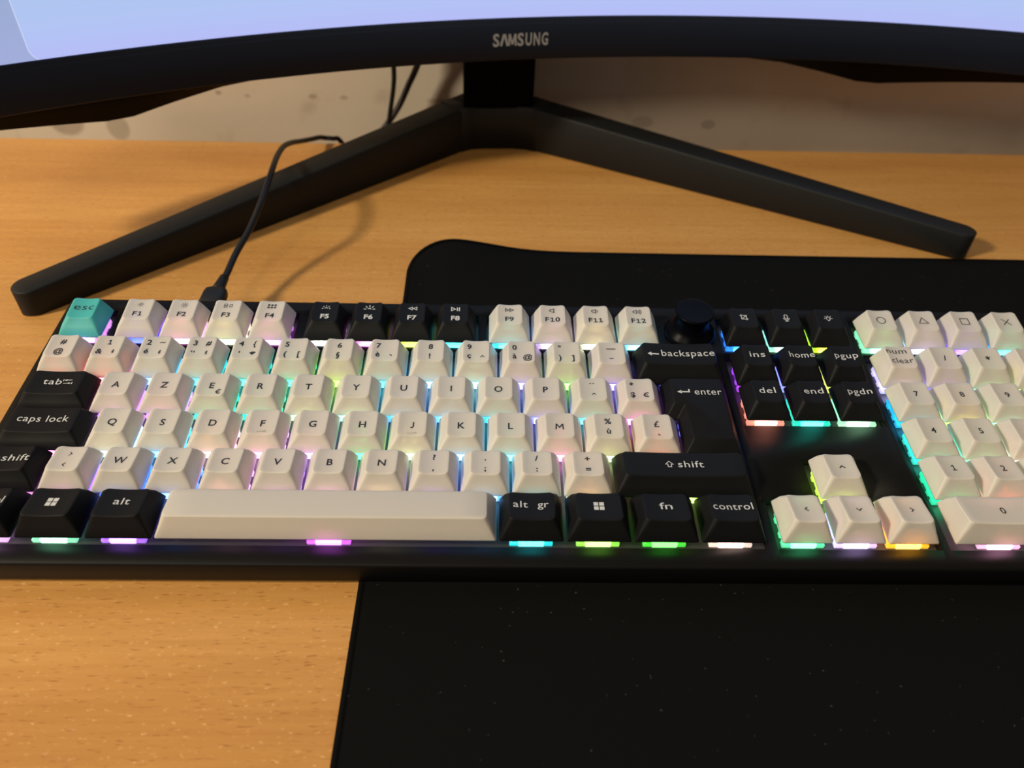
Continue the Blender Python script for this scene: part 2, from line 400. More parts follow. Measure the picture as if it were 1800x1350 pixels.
CAPS = {}
def cap_mesh(row, w, flat=False, material=None):
    key = (row, w, flat, material.name)
    if key in CAPS: return CAPS[key]
    T = Top(row, w, flat); b = w * U / 2 - 0.5; d = 9.025; ht = T.hw
    ex = int(8 * w); ey = 4; bm = bmesh.new()
    def ring(x, y0, y1, r, z): return rrect(-x, x, y0, y1, r, z, 5, ex, ey)
    k = 0.04; mid = (T.hb + T.hf) / 2
    inner0 = ring(b - 0.8, -d + 0.8, d - 0.8, 0.4, 0.0)
    inner1 = ring(max(ht, 2) - 0.2, T.yf + 1.0, min(T.yb, d - 1.6) - 1.0, 0.8, mid - 2.4)
    lo0 = ring(b, -d, d, 0.7, 0.0)
    lo1 = ring(b - 0.06, -d + 0.06, d - 0.04, 0.75, 0.5)
    # slightly bowed walls
    f = 0.55; mb = b + (ht - b) * (f - 0.05); lo2 = rrect(-mb, mb, -d + (T.yf + d) * (f - 0.05), d + (T.yb - d) * (f - 0.05), 1.15, lambda x, y: mid * f, 5, ex, ey)
    e = 0.10
    t0 = ring(ht + e, T.yf - e, T.yb + e * .3, 1.75, lambda x, y: T.z(x, y) - 0.42)
    t1 = ring(ht - 0.02, T.yf + 0.03, T.yb - 0.03, 1.75, lambda x, y: T.z(x, y) - 0.13)
    t2 = ring(ht - 0.32, T.yf + 0.34, T.yb - 0.34, 1.55, lambda x, y: T.z(x, y) - 0.005)
    loops = [inner1, inner0, lo0, lo1, lo2, t0, t1, t2]
    yc = T.yc
    for sca in (0.84, 0.68, 0.52, 0.36, 0.2, 0.08):
        loops.append([(p[0] * sca, yc + (p[1] - yc) * sca, 0) for p in t2])
        loops[-1] = [(x, y, T.z(x, y)) for x, y, _ in loops[-1]]
    rows = loft(bm, loops, True, False)
    c = bm.verts.new((0, yc, T.z(0, yc))); last = rows[-1]
    for i in range(len(last)): bm.faces.new((last[i], last[(i + 1) % len(last)], c))
    me = finish(scaled(bm), 'keycap', 48); me.materials.append(material); CAPS[key] = me
    return me

def poly_cap(bot, top, material, hollow=1.4):
    """keycap with any outline: bot and top are equal-length corner lists (top with heights), rounded by a bevel"""
    bm = bmesh.new(); rows = [[bm.verts.new((x, y, 0)) for x, y in bot], [bm.verts.new((x, y, z)) for x, y, z in top]]
    n = len(bot)
    for i in range(n): bm.faces.new((rows[0][i], rows[0][(i + 1) % n], rows[1][(i + 1) % n], rows[1][i]))
    bm.faces.new(rows[1]); bm.faces.new(rows[0][::-1])
    up = [e for e in bm.edges if any(v in rows[1] for v in e.verts)]
    bmesh.ops.bevel(bm, geom=up, offset=0.55, segments=2, profile=0.6, affect='EDGES', clamp_overlap=True)
    me = finish(scaled(bm), 'keycap', 48); me.materials.append(material); return me

# --- legends: flat printing that follows the dish
TXT = {}
def text_geo(s, bold):
    k = (s, bold)
    if k in TXT: return TXT[k]
    if '1' in s:                                   # figure one with a flag and a foot, set by hand
        V, F, x = [], [], 0.0
        for ch in s:
            if ch == '1':
                b = bold; v = []; f = []
                for q in ([(.19 - b, 0), (.27 + b, 0), (.27 + b, CAP_H), (.19 - b, CAP_H)], [(.19 - b, CAP_H), (.0, CAP_H - .13), (.03, CAP_H - .21 - b), (.21, CAP_H - .10)], [(.03, -b), (.44, -b), (.44, .08 + b), (.03, .08 + b)]):
                    f.append(tuple(range(len(v), len(v) + 4))); v += q
            else: v, f = text_geo(ch, bold)
            x0 = min(p[0] for p in v); n0 = len(V)
            V += [(p[0] - x0 + x, p[1]) for p in v]; F += [tuple(i + n0 for i in q) for q in f]; x += max(p[0] for p in v) - x0 + .10
        TXT[k] = (V, F); return TXT[k]
    cu = bpy.data.curves.new('tmp', 'FONT'); cu.body = s; cu.resolution_u = 3; cu.offset = bold; cu.space_character = 1.08 if len(s) > 2 else 1.0
    o = bpy.data.objects.new('tmp', cu); me = o.to_mesh()
    v = [tuple(p.co[:2]) for p in me.vertices]; f = [tuple(p.vertices) for p in me.polygons]
    o.to_mesh_clear(); bpy.data.objects.remove(o); bpy.data.curves.remove(cu)
    TXT[k] = (v, f); return TXT[k]
CAP_H = max(v[1] for v in text_geo('H', 0.0)[0]); X_H = max(v[1] for v in text_geo('x', 0.0)[0])

def put_text(bm, s, x, y, cap, bold=0.018, sx=1.0, anchor='c', vc=None, width=None):
    v, f = text_geo(s, bold); k = cap / CAP_H
    if width: sx = width / ((max(p[0] for p in v) - min(p[0] for p in v)) * k)
    if not v: return
    xa, xb = min(p[0] for p in v), max(p[0] for p in v); ya, yb = min(p[1] for p in v), max(p[1] for p in v)
    ox = {'c': (xa + xb) / 2, 'l': xa, 'r': xb}[anchor]
    oy = {'cap': CAP_H / 2, 'x': X_H / 2, 'box': (ya + yb) / 2}[vc or ('x' if s.lower() == s and s.upper() != s else 'cap')]
    vs = [bm.verts.new((x + (p[0] - ox) * k * sx, y + (p[1] - oy) * k, 0)) for p in v]
    for q in f:
        try: bm.faces.new([vs[i] for i in q])
        except ValueError: pass

# small pictograms, drawn with strokes around a centre
def ic_sun(bm, x, y, s, ray):
    stroke(bm, circ(x, y, .42 * s, 14), .2 * s, True)
    for i in range(8):
        a = R(45 * i); c, n = math.cos(a), math.sin(a)
        stroke(bm, [(x + c * .72 * s, y + n * .72 * s), (x + c * (.72 + ray) * s, y + n * (.72 + ray) * s)], .2 * s)
def ic_tiles(bm, x, y, s):
    for (cx, cy, w, h) in ((-.75, .38, .42, .28), (-.75, -.42, .42, .28), (.75, 0, .36, .5)):
        stroke(bm, [(x + (cx - w) * s, y + (cy - h) * s), (x + (cx + w) * s, y + (cy - h) * s), (x + (cx + w) * s, y + (cy + h) * s), (x + (cx - w) * s, y + (cy + h) * s)], .17 * s, True)
def ic_grid(bm, x, y, s):
    for i in (-1, 0, 1):
        for j in (-.5, .5):
            cx, cy = x + i * .95 * s, y + j * .95 * s; q = .33 * s
            poly(bm, [(cx - q, cy - q), (cx + q, cy - q), (cx + q, cy + q), (cx - q, cy + q)])
def ic_dawn(bm, x, y, s, ray):
    stroke(bm, circ(x, y - .4 * s, .32 * s, 8, 0, 180), .2 * s)
    for i in range(5):
        a = R(180 - 45 * i); c, n = math.cos(a), math.sin(a)
        stroke(bm, [(x + c * .75 * s, y - .4 * s + n * .75 * s), (x + c * (.75 + ray) * s, y - .4 * s + n * (.75 + ray) * s)], .22 * s)
def tri(bm, x, y, s, d, w=.2): stroke(bm, [(x - .45 * s * d, y - .5 * s), (x + .45 * s * d, y), (x - .45 * s * d, y + .5 * s)], w * s, True)
def ic_rew(bm, x, y, s, d): tri(bm, x - .55 * s, y, s * .95, d); tri(bm, x + .55 * s, y, s * .95, d)
def ic_play(bm, x, y, s):
    tri(bm, x - .5 * s, y, s, 1)
    for k in (.35, .8): stroke(bm, [(x + k * s, y - .55 * s), (x + k * s, y + .55 * s)], .22 * s)
def ic_vol(bm, x, y, s, n):
    x -= .2 * n * s
    stroke(bm, [(x - .6 * s, y - .2 * s), (x + .4 * s, y - .6 * s), (x + .4 * s, y + .6 * s), (x - .6 * s, y + .2 * s)], .2 * s, True)
    for k in range(n): stroke(bm, circ(x + .35 * s, y, (.5 + .38 * k) * s, 6, -48, 48), .18 * s)
def ic_bt(bm, x, y, s): stroke(bm, [(x - .38 * s, y - .4 * s), (x + .38 * s, y + .4 * s), (x, y + .8 * s), (x, y - .8 * s), (x + .38 * s, y - .4 * s), (x - .38 * s, y + .4 * s)], .24 * s)
def ic_wifi(bm, x, y, s):
    poly(bm, [(x, y - .8 * s)] + circ(x, y - .8 * s, 1.55 * s, 8, 42, 138))
def ic_win(bm, x, y, s):
    for i in (-1, 1):
        for j in (-1, 1):
            cx, cy, q = x + i * .56 * s, y + j * .56 * s, .46 * s
            poly(bm, [(cx - q, cy - q), (cx + q, cy - q), (cx + q, cy + q), (cx - q, cy + q)])
def ic_arrow(bm, x, y, s, d=-1, w=.3, tail=1.2, head=.55):
    stroke(bm, [(x + d * .55 * s, y), (x - d * tail * s, y)], w * s)
    poly(bm, [(x + d * 1.2 * s, y), (x + d * .35 * s, y + head * s), (x + d * .35 * s, y - head * s)][::d])
def ic_enter(bm, x, y, s):
    stroke(bm, [(x + 1.2 * s, y + .75 * s), (x + 1.2 * s, y), (x - .6 * s, y)], .3 * s)
    poly(bm, [(x - 1.3 * s, y), (x - .4 * s, y - .5 * s), (x - .4 * s, y + .5 * s)])
def ic_shift(bm, x, y, s): stroke(bm, [(x - .4 * s, y - .9 * s), (x + .4 * s, y - .9 * s), (x + .4 * s, y - .05 * s), (x + .9 * s, y - .05 * s), (x, y + .9 * s), (x - .9 * s, y - .05 * s), (x - .4 * s, y - .05 * s)], .2 * s, True)
def ic_tab(bm, x, y, s):
    for d, yy in ((-1, .5), (1, -.5)):
        ic_arrow(bm, x, y + yy * s, s * .8, d, .2, 1.1, .32); stroke(bm, [(x + d * 1.1 * s, y + (yy - .32) * s), (x + d * 1.1 * s, y + (yy + .32) * s)], .17 * s)
def ic_crop(bm, x, y, s):
    stroke(bm, [(x - .7 * s, y + 1.1 * s), (x - .7 * s, y - .7 * s), (x + 1.1 * s, y - .7 * s)], .22 * s); stroke(bm, [(x - 1.1 * s, y + .7 * s), (x + .7 * s, y + .7 * s), (x + .7 * s, y - 1.1 * s)], .22 * s)
    stroke(bm, [(x - .65 * s, y - .65 * s), (x + .9 * s, y + .9 * s)], .18 * s)
def ic_mic(bm, x, y, s):
    stroke(bm, circ(x, y + .8 * s, .42 * s, 8, 0, 180) + circ(x, y + .1 * s, .42 * s, 8, 180, 360), .22 * s, True)
    stroke(bm, circ(x, y + .05 * s, .85 * s, 10, 190, 350), .2 * s); stroke(bm, [(x, y - .8 * s), (x, y - 1.25 * s)], .2 * s); stroke(bm, [(x - .5 * s, y - 1.25 * s), (x + .5 * s, y - 1.25 * s)], .2 * s)
def ic_bulb(bm, x, y, s):
    stroke(bm, circ(x, y + .05 * s, .55 * s, 12, -60, 240), .22 * s); stroke(bm, [(x - .3 * s, y - .75 * s), (x + .3 * s, y - .75 * s)], .3 * s)
    for i in range(5):
        a = R(180 - 45 * i); c, n = math.cos(a), math.sin(a); stroke(bm, [(x + c * .85 * s, y + n * .85 * s), (x + c * 1.2 * s, y + n * 1.2 * s)], .2 * s)
def ic_euro(bm, x, y, s):
    stroke(bm, circ(x + .15 * s, y, .8 * s, 14, 50, 310), .36 * s)
    for k in (.2, -.2): stroke(bm, [(x - .95 * s, y + k * s), (x + .35 * s, y + k * s)], .2 * s)
def ic_chev(bm, x, y, s, a):
    c, n = math.cos(R(a)), math.sin(R(a)); rot = lambda p: (x + (p[0] * c - p[1] * n) * s, y + (p[0] * n + p[1] * c) * s)
    stroke(bm, [rot(p) for p in ((-.35, .65), (.35, 0), (-.35, -.65))], .26 * s)

TOPZ = 0.03
def legend(parent, name, T, items, material, x_off=0.0, yc=None):
    bm = bmesh.new(); yc = T.yc if yc is None else yc
    for it in items: it[0](bm, *it[1:])
    for v in bm.verts:
        x, y = v.co.x + x_off, v.co.y + yc
        v.co = Vector((x, y, T.z(x, y) + TOPZ))
    for v in bm.verts: v.co *= S
    me = bpy.data.meshes.new('legend'); bm.to_mesh(me); bm.free()
    return link(name, me, material, parent)

# --- switches (one shared mesh, coloured per key)
bm = bmesh.new()
box(bm, -7.7, 7.7, -7.7, -5.2, -5.2, -3.9, 0.4)
box(bm, -7.0, 7.0, -5.3, 7.0, -5.2, -4.1, 0.4)
for sx_ in (-1, 1):
    for y_ in (-2.6, 3.6): box(bm, sx_ * 7.2 - 0.45, sx_ * 7.2 + 0.45, y_ - 1.1, y_ + 1.1, -5.2, -3.9, 0.2)
box(bm, -3, 3, 6.5, 7.6, -5.2, -4.0, 0.2)
sq = lambda r, z: rrect(-r, r, -r, r, 0.5, z, 2)
loft(bm, [sq(7.0, -3.9), sq(6.6, -1.5), sq(5.4, 1.5)], False, True)
box(bm, -2.2, 2.2, -2.2, 2.2, 1.5, 3.0)
ME_SW = finish(scaled(bm), 'switch', 40); ME_SW.materials.append(M_switch)
bm = bmesh.new(); box(bm, -4.6, 4.6, -8.05, -6.4, -4.9, -3.3, 0.5); ME_LED = finish(scaled(bm), 'led', None); ME_LED.materials.append(M_led)

def switch(x, y, color, has_switch=True):
    o = link('switch', ME_SW, None, kb, kl(x, y, 0)); o.color = lin(color)
    l = link('led', ME_LED, None, o, (0, 0, 0)); l.color = lin(color)

NAVW = dict(ins=6.5, home=10.7, pgup=10.0, end=8.0, pgdn=10.0)
NAVW['del'] = 6.7
W, B, TE = 'white', 'black', 'teal'
MATS = {W: M_white, B: M_black, TE: M_teal}
def key(row, x, w, kind, mark, items, led, flat=False, switch_x=None):
    """one keycap with its legend and the lit switch beneath; x is the left edge in key units"""
    cx, cy = (x + w / 2) * U, ROWY[row] * U
    me = cap_mesh(row, w, flat, MATS[kind])
    o = link('keycap', me, None, kb, kl(cx, cy, 0))
    o['label'] = ('%s keycap marked %s' % (kind, mark)) if mark else 'long %s space bar keycap' % kind
    if items: legend(o, 'legend', Top(row, w, flat), items, M_paint if kind == B else M_ink)
    for s in ((switch_x,) if switch_x is not None else (cx,)): switch(s, cy, led)
    return o

P = put_text
def mark_J(bm, x, y, w=.52): stroke(bm, [(x + .55, y + 1.48), (x + .55, y - .6)] + circ(x - .18, y - .62, .73, 7, 0, -118), w)
def mark_M(bm, x, y, w=.5):
    for sg in (-1, 1): stroke(bm, [(x + sg * 1.42, y - 1.48), (x + sg * 1.22, y + 1.48)], w); stroke(bm, [(x + sg * 1.25, y + 1.48), (x - sg * .1, y - .55)], w * .95)
def letter(s):
    if s in 'JM': return [(mark_J if s == 'J' else mark_M, 0, -0.55)]
    return [(P, s, 0, -0.55, 3.0, .019)]
def two(a, b): return [(P, a, 0, 2.5, 2.6, .024), (P, b, 0, -2.9, 2.6, .024)]
# function row
key(0, 0, 1, TE, 'esc', [(P, 'esc', 0.2, 0.2, 3.5, .002, 1.0, 'c', None, 8.5)], (226, 150, 244))
fn_icons = [(ic_sun, 0, 2.9, 1.3, .3), (ic_sun, 0, 2.9, 1.35, .5), (ic_tiles, 0, 2.9, 1.5), (ic_grid, 0, 2.9, 1.5), (ic_dawn, 0, 2.8, 1.7, .35), (ic_dawn, 0, 2.8, 1.8, .65),
            (ic_rew, 0, 2.9, 1.8, -1), (ic_play, 0, 2.9, 2.0), (ic_rew, 0, 2.9, 1.8, 1), (ic_vol, 0, 2.9, 1.9, 0), (ic_vol, 0, 2.9, 1.8, 1), (ic_vol, 0, 2.9, 1.65, 3)]
fn_led = [(40, 60, 235), (250, 170, 235), (226, 244, 190), (225, 120, 245), (250, 245, 245), (245, 110, 225), (205, 240, 50), (40, 215, 235), (60, 215, 240), (195, 165, 248), (232, 242, 200), (110, 218, 248)]
for i in range(12):
    x = 1.25 + i + 0.25 * (i // 4); kind = B if 4 <= i < 8 else W
    key(0, x, 1, kind, 'F%d' % (i + 1), [fn_icons[i], (P, 'F%d' % (i + 1), 0, -2.6, 2.5, .024, 1.15)], fn_led[i])
for i, (nm, ic, led) in enumerate((('a crop sign', ic_crop, (30, 135, 250)), ('a microphone', ic_mic, (165, 240, 205)), ('a light bulb', ic_bulb, (190, 240, 40)))):
    key(0, 15.25 + i, 1, B, 'with ' + nm, [(ic, 0, 0.6, 1.6)], led)
shapes = (('a circle', lambda bm, x, y: stroke(bm, circ(x, y, 1.9, 28), .38, True), (135, 240, 185)),
          ('a triangle', lambda bm, x, y: stroke(bm, [(x - 2.1, y - 1.5), (x + 2.1, y - 1.5), (x, y + 2.0)], .36, True), (190, 185, 255)),
          ('a square', lambda bm, x, y: stroke(bm, [(x - 1.8, y - 1.8), (x + 1.8, y - 1.8), (x + 1.8, y + 1.8), (x - 1.8, y + 1.8)], .36, True), (118, 80, 255)),
          ('a cross', lambda bm, x, y: (stroke(bm, [(x - 1.8, y - 1.8), (x + 1.8, y + 1.8)], .36), stroke(bm, [(x - 1.8, y + 1.8), (x + 1.8, y - 1.8)], .36)), (60, 232, 232)))
for i, (nm, fnc, led) in enumerate(shapes): key(0, 18.5 + i, 1, W, 'with ' + nm, [(fnc, 0, 0)], led)

# number row
def quad(tl=None, tr=None, bl=None, br=None, tm=None, bmid=None):
    o = []
    for s, x, y in ((tl, -2.8, 2.5), (tr, 2.7, 2.5), (bl, -2.8, -2.9), (br, 2.7, -2.9), (tm, 0, 2.5), (bmid, -.2, -2.9)):
        if s is None: continue
        if callable(s): o.append((s, x, y, 1.25))
        else: o.append((P, s, x, y, 2.65, .024, 1.0, 'c', 'x' if s in 'éèàùç' else None))
    return o
grave = lambda bm, x, y, s: stroke(bm, [(x - .4 * s, y + .35 * s), (x + .35 * s, y - .25 * s)], .38 * s)
caret = lambda bm, x, y, s: ic_chev(bm, x, y, s * 1.05, 90)
dash_ = lambda w: (lambda bm, x, y, s: stroke(bm, [(x - w * s, y), (x + w * s, y)], .36 * s))
tilde = lambda bm, x, y, s: stroke(bm, [(x - 1.0 * s, y - .15 * s), (x - .5 * s, y + .2 * s), (x + .45 * s, y - .2 * s), (x + 1.0 * s, y + .15 * s)], .3 * s)
tick = lambda bm, x, y, s: stroke(bm, [(x, y + .9 * s), (x, y + .1 * s)], .4 * s)
ticks = lambda bm, x, y, s: (stroke(bm, [(x - .4 * s, y + .8 * s), (x - .4 * s, y)], .36 * s), stroke(bm, [(x + .4 * s, y + .8 * s), (x + .4 * s, y)], .36 * s))
dots2 = lambda bm, x, y, s: [poly(bm, circ(x + k * s, y, .36 * s, 10)) for k in (-.75, .75)]
num = [('hash and at', quad(tm='#', bmid='@'), (235, 110, 120)), ('1 and ampersand', quad(tm='1', bl='&', br=ic_bt), (240, 110, 120)),
       ('2', quad(tl='2', tr=tilde, bl='é', br=ic_bt), (95, 190, 240)), ('3', quad(tl='3', tr='#', bl=ticks, br=ic_bt), (45, 212, 228)),
       ('4', quad(tl='4', tr='{', bl=tick, br=ic_wifi), (40, 215, 222)), ('5', quad(tl='5', bl='(', br='['), (45, 222, 200)),
       ('6', quad(tm='6', bmid='§'), (190, 242, 70)), ('7', quad(tl='7', bl='è', br=grave), (40, 205, 225)),
       ('8', quad(tm='8', bmid='!'), (140, 215, 250)), ('9', quad(tl='9', bl='ç', br=caret), (170, 242, 245)),
       ('0', quad(tl='0', bl='à', br='@'), (180, 165, 255)), ('a closing bracket', quad(tl='°', bl=')', br=']'), (150, 242, 80)),
       ('a dash', quad(tm=dash_(1.6), bmid=dash_(.65)), (150, 125, 255))]
for i, (nm, items, led) in enumerate(num): key(1, i, 1, W, nm, items, led)
key(1, 13, 2, B, 'backspace', [(ic_arrow, -10.9, -.2, 2.05, -1, .33), (P, 'backspace', 3.9, 0, 3.4, .002, 1.0, 'c', None, 22.4)], (40, 30, 120))
for i, (s, led) in enumerate((('ins', (165, 60, 235)), ('home', (150, 172, 248)), ('pgup', (236, 232, 110)))): key(1, 15.25 + i, 1, B, s, [(P, s, 0.3, 0.1, 3.15, .002, 1.0, 'c', None, NAVW[s])], led)
# first letter row
key(2, 0, 1.5, B, 'tab', [(P, 'tab', -1.4, 0, 3.1, .002, 1.0, 'c', None, 7.2), (ic_tab, 4.5, .4, 1.75)], (190, 80, 130))
tops = [('A', letter('A'), (205, 150, 248)), ('Z', letter('Z'), (232, 150, 240)), ('E', [(P, 'E', -.2, -.55, 2.95), (ic_euro, 3.1, -4.0, 1.25)], (60, 222, 190)), ('R', letter('R'), (45, 222, 195)),
        ('T', letter('T'), (190, 242, 180)), ('Y', letter('Y'), (185, 242, 225)), ('U', letter('U'), (90, 170, 255)), ('I', letter('I'), (110, 195, 255)), ('O', letter('O'), (45, 208, 228)),
        ('P', letter('P'), (135, 135, 255)), ('a circumflex', [(dots2, 0, 3.2, .85), (caret, .5, -2.6, 1.2)], (55, 212, 232)), ('dollar', quad(tl='*', bl='$', br=lambda bm, x, y, s: ic_euro(bm, x, y, 1.35)), (232, 130, 250))]
for i, (nm, items, led) in enumerate(tops): key(2, 1.5 + i, 1, W, nm, items, led)
for i, (s, led) in enumerate((('del', (252, 150, 130)), ('end', (25, 218, 190)), ('pgdn', (175, 246, 195)))): key(2, 15.25 + i, 1, B, s, [(P, s, 0.3, 0.1, 3.15, .002, 1.0, 'c', None, NAVW[s])], led)
# second letter row
key(3, 0, 1.75, B, 'caps lock', [(P, 'caps lock', 0, 0, 3.1, .002, 1.0, 'c', None, 19.3)], (225, 120, 190))
home = [('Q', (205, 240, 215)), ('S', (90, 200, 240)), ('D', (250, 222, 215)), ('F', (246, 195, 240)), ('G', (222, 178, 252)), ('H', (40, 222, 140)), ('J', (220, 250, 195)), ('K', (140, 218, 255)), ('L', (80, 230, 250)), ('M', (250, 160, 232))]
for i, (s, led) in enumerate(home):
    o = key(3, 1.75 + i, 1, W, s, letter(s), led)
    if s in 'FJ':
        T = Top(3, 1); bm = bmesh.new(); box(bm, -1.9, 1.9, -.28, .28, 0, .34, .25, .1)
        link('homing_bar', finish(scaled(bm), 'homing_bar'), M_white, o, (0, (T.yf + 1.9) * S, (T.z(0, T.yf + 1.9) - .05) * S))
key(3, 11.75, 1, W, 'percent and u grave', two('%', 'ù'), (212, 246, 175))
key(3, 12.75, 1, W, 'pound', [(P, '£', 0, 1.3, 2.95, .014), (grave, .4, -4.2, 1.1)], (245, 105, 85))
# third letter row
key(4, 0, 1.25, B, 'shift beside the caps lock key', [(ic_shift, -4.4, .2, 1.5), (P, 'shift', 3.0, -.4, 3.1, .002, 1.0, 'c', None, 10.0)], (248, 165, 225))
key(4, 1.25, 1, W, 'less and greater than', [(ic_chev, .1, 2.4, 1.3, 0), (ic_chev, -.2, -3.0, 1.3, 180)], (205, 130, 240))
low = [('W', (85, 140, 250)), ('X', (90, 155, 252)), ('C', (250, 200, 235)), ('V', (200, 160, 252)), ('B', (225, 185, 252)), ('N', (245, 235, 215))]
for i, (s, led) in enumerate(low): key(4, 2.25 + i, 1, W, s, letter(s), led)
low2 = [('question mark', two('?', ','), (150, 130, 255)), ('semicolon', two('.', ';'), (120, 190, 255)), ('slash and colon', two('/', ':'), (60, 200, 235)), ('plus and equals', two('+', '='), (250, 210, 180))]
for i, (nm, items, led) in enumerate(low2): key(4, 8.25 + i, 1, W, nm, items, led)
key(4, 12.25, 2.75, B, 'shift below the enter key', [(ic_shift, -5.2, .2, 1.55), (P, 'shift', 2.8, -.3, 3.15, .002, 1.0, 'c', None, 9.6)], (190, 240, 90), switch_x=13.62 * U)
key(4, 16.25, 1, W, 'an up arrow', [(ic_chev, .3, -.4, 1.7, 90)], (192, 240, 80))
# bottom row
key(5, 0, 1.25, B, 'control at the corner of the board', [(P, 'control', .2, .2, 3.1, .002, 1.0, 'c', None, 14.2)], (240, 185, 245))
key(5, 1.25, 1.25, B, 'with a four pane sign beside alt', [(ic_win, 0, .1, 1.8)], (140, 236, 185))
key(5, 2.5, 1.25, B, 'alt', [(P, 'alt', 0, .2, 3.05, .002, 1.0, 'c', None, 5.6)], (170, 110, 250))
key(5, 3.75, 6.25, W, '', [], (222, 105, 250), True)
key(5, 10, 1.25, B, 'alt gr', [(P, 'alt', -4.0, .3, 3.05, .002, 1.0, 'c', None, 5.2), (P, 'gr', 4.0, .3, 3.05, .002, 1.0, 'c', None, 3.9)], (25, 215, 225))
key(5, 11.25, 1.25, B, 'with a four pane sign beside fn', [(ic_win, 0, .3, 1.8)], (150, 238, 80))
key(5, 12.5, 1.25, B, 'fn', [(P, 'fn', 0, .1, 3.15, .002, 1.0, 'c', None, 4.6)], (65, 215, 50))
key(5, 13.75, 1.25, B, 'control beside fn', [(P, 'control', .1, .1, 3.15, .002, 1.0, 'c', None, 14.2)], (250, 212, 198))
for i, (nm, a, led) in enumerate((('a left arrow', 180, (85, 232, 160)), ('a down arrow', -90, (216, 190, 255)), ('a right arrow', 0, (255, 185, 30)))):
    key(5, 15.25 + i, 1, W, nm, [(ic_chev, .3, -.2, 1.5, a)], led)
# numeric pad
key(1, 18.5, 1, W, 'num clear', [(P, 'num', -.9, 3.1, 3.0, .002, 1.0, 'c', None, 8.8), (P, 'clear', .1, -2.4, 3.0, .002, 1.0, 'c', None, 9.2)], (205, 195, 255))
key(1, 19.5, 1, W, 'a slash', [(P, '/', .2, 0, 2.7, .02)], (140, 100, 255)); key(1, 20.5, 1, W, 'an asterisk', [(P, '*', 0, -.4, 3.4, .02)], (160, 240, 205))
key(1, 21.5, 1, W, 'a minus', [(dash_(1.0), 0, 0, 1.0)], (236, 236, 120))
pad = [[('7', (15, 185, 240)), ('8', (240, 240, 120)), ('9', (150, 240, 225))], [('4', (40, 215, 200)), ('5', (150, 245, 200)), ('6', (255, 200, 210))], [('1', (20, 225, 160)), ('2', (250, 140, 130)), ('3', (160, 240, 200))]]
for r_, row in enumerate(pad):
    for i, (s, led) in enumerate(row): key(2 + r_, 18.5 + i, 1, W, s + ' on the numeric pad', [(P, s, 0, -.2, 2.7, .012)], led)
key(5, 18.5, 2, W, '0 on the numeric pad', [(P, '0', 0, -.2, 2.8, .012)], (252, 185, 222)); key(5, 20.5, 1, W, 'a point', [(P, '.', 0, 0, 3, .02)], (180, 200, 255))

# odd outlines: the stepped enter key and the two tall pad keys
def odd_key(mark, bot, top, led, sw, kind, z_items):
    me = poly_cap(bot, top, MATS[kind]); o = link('keycap', me, None, kb, kl(0, 0, 0)); o['label'] = '%s keycap marked %s' % (kind, mark)
    if z_items:
        class F:
            yc = 0
            def z(s, x, y):
                (x0, yA, hA), (x1, yB, hB) = top[z_items[3]], top[z_items[4]]
                return hA + (y - yA) / (yB - yA) * (hB - hA)
        legend(o, 'legend', F(), z_items[0], M_paint if kind == B else M_ink, z_items[1], z_items[2])
    switch(*sw, led)
y2, y3 = ROWY[2] * U, ROWY[3] * U
xl, xm, xr = 13.5 * U, 13.75 * U, 15 * U; yt, ymid, yb_ = y2 + 9.025, y2 - 9.3, y3 - 9.025; hm = 5.9
odd_key('enter', [(xl + .5, ymid), (xm + .5, ymid), (xm + .5, yb_), (xr - .5, yb_), (xr - .5, yt), (xl + .5, yt)],
        [(xl + 3.86, y2 - 5.0, hm), (xm + 3.86, y2 - 5.0, hm), (xm + 3.86, y3 - 4.38, 5.55), (xr - 3.86, y3 - 4.38, 5.55), (xr - 3.86, y2 + 8.1, 6.1), (xl + 3.86, y2 + 8.1, 6.1)],
        (70, 110, 250), (14.25 * U, y2 - 6), B, ([(ic_enter, -6.5, .3, 1.95), (P, 'enter', 3.5, 0, 3.25, .002, 1.0, 'c', None, 11.0)], 14.28 * U, y2 + .4, 3, 4))
for mark, ra, rb in (('a plus', 2, 3), ('enter on the numeric pad', 4, 5)):
    x0, x1, ya, yb2 = 21.5 * U, 22.5 * U, ROWY[ra] * U, ROWY[rb] * U; A, Bp = ROWP[ra], ROWP[rb]
    odd_key(mark, [(x0 + .5, yb2 - 9.025), (x1 - .5, yb2 - 9.025), (x1 - .5, ya + 9.025), (x0 + .5, ya + 9.025)],
            [(x0 + 3.86, yb2 + Bp[2], Bp[3]), (x1 - 3.86, yb2 + Bp[2], Bp[3]), (x1 - 3.86, ya + A[0], A[1]), (x0 + 3.86, ya + A[0], A[1])],
            (150, 240, 225), ((x0 + x1) / 2, (ya + yb2) / 2), W, ([(P, '+', 0, 0, 2.8, .02)], (x0 + x1) / 2, (ya + yb2) / 2, 0, 3) if ra == 2 else None)

# ------------------------------------------------------------------ keyboard cable
cb = empty('keyboard_cable', (0.055, 0.150, 0.014)); tag(cb, 'black keyboard cable arching over the left stand leg to the desk edge', 'cable')
off = Vector((55, 150, 14)); rel = lambda pts: [Vector(p) - off for p in pts]
bm = bmesh.new(); tube(bm, rel(catmull([(54.6, 163, 16.6), (55.6, 170, 17.6), (57.5, 182, 21), (62.3, 197.4, 27.0), (66.6, 214.8, 35.5), (66.0, 239.7, 37.5), (62.7, 265.1, 33.5), (59.8, 291.5, 27.0), (59.0, 313.2, 19.5), (61.0, 331.0, 12.5), (64.8, 343.6, 8.2), (68.3, 352.1, 5.6), (71.3, 355.8, 3.6), (76.5, 356.6, 2.9), (79.5, 361, 0.2), (82, 364, -12), (83, 366, -60), (84, 368, -180)], 8)), 1.65, 10)
link('cord', finish(scaled(bm), 'cord', 60), M_cable, cb)
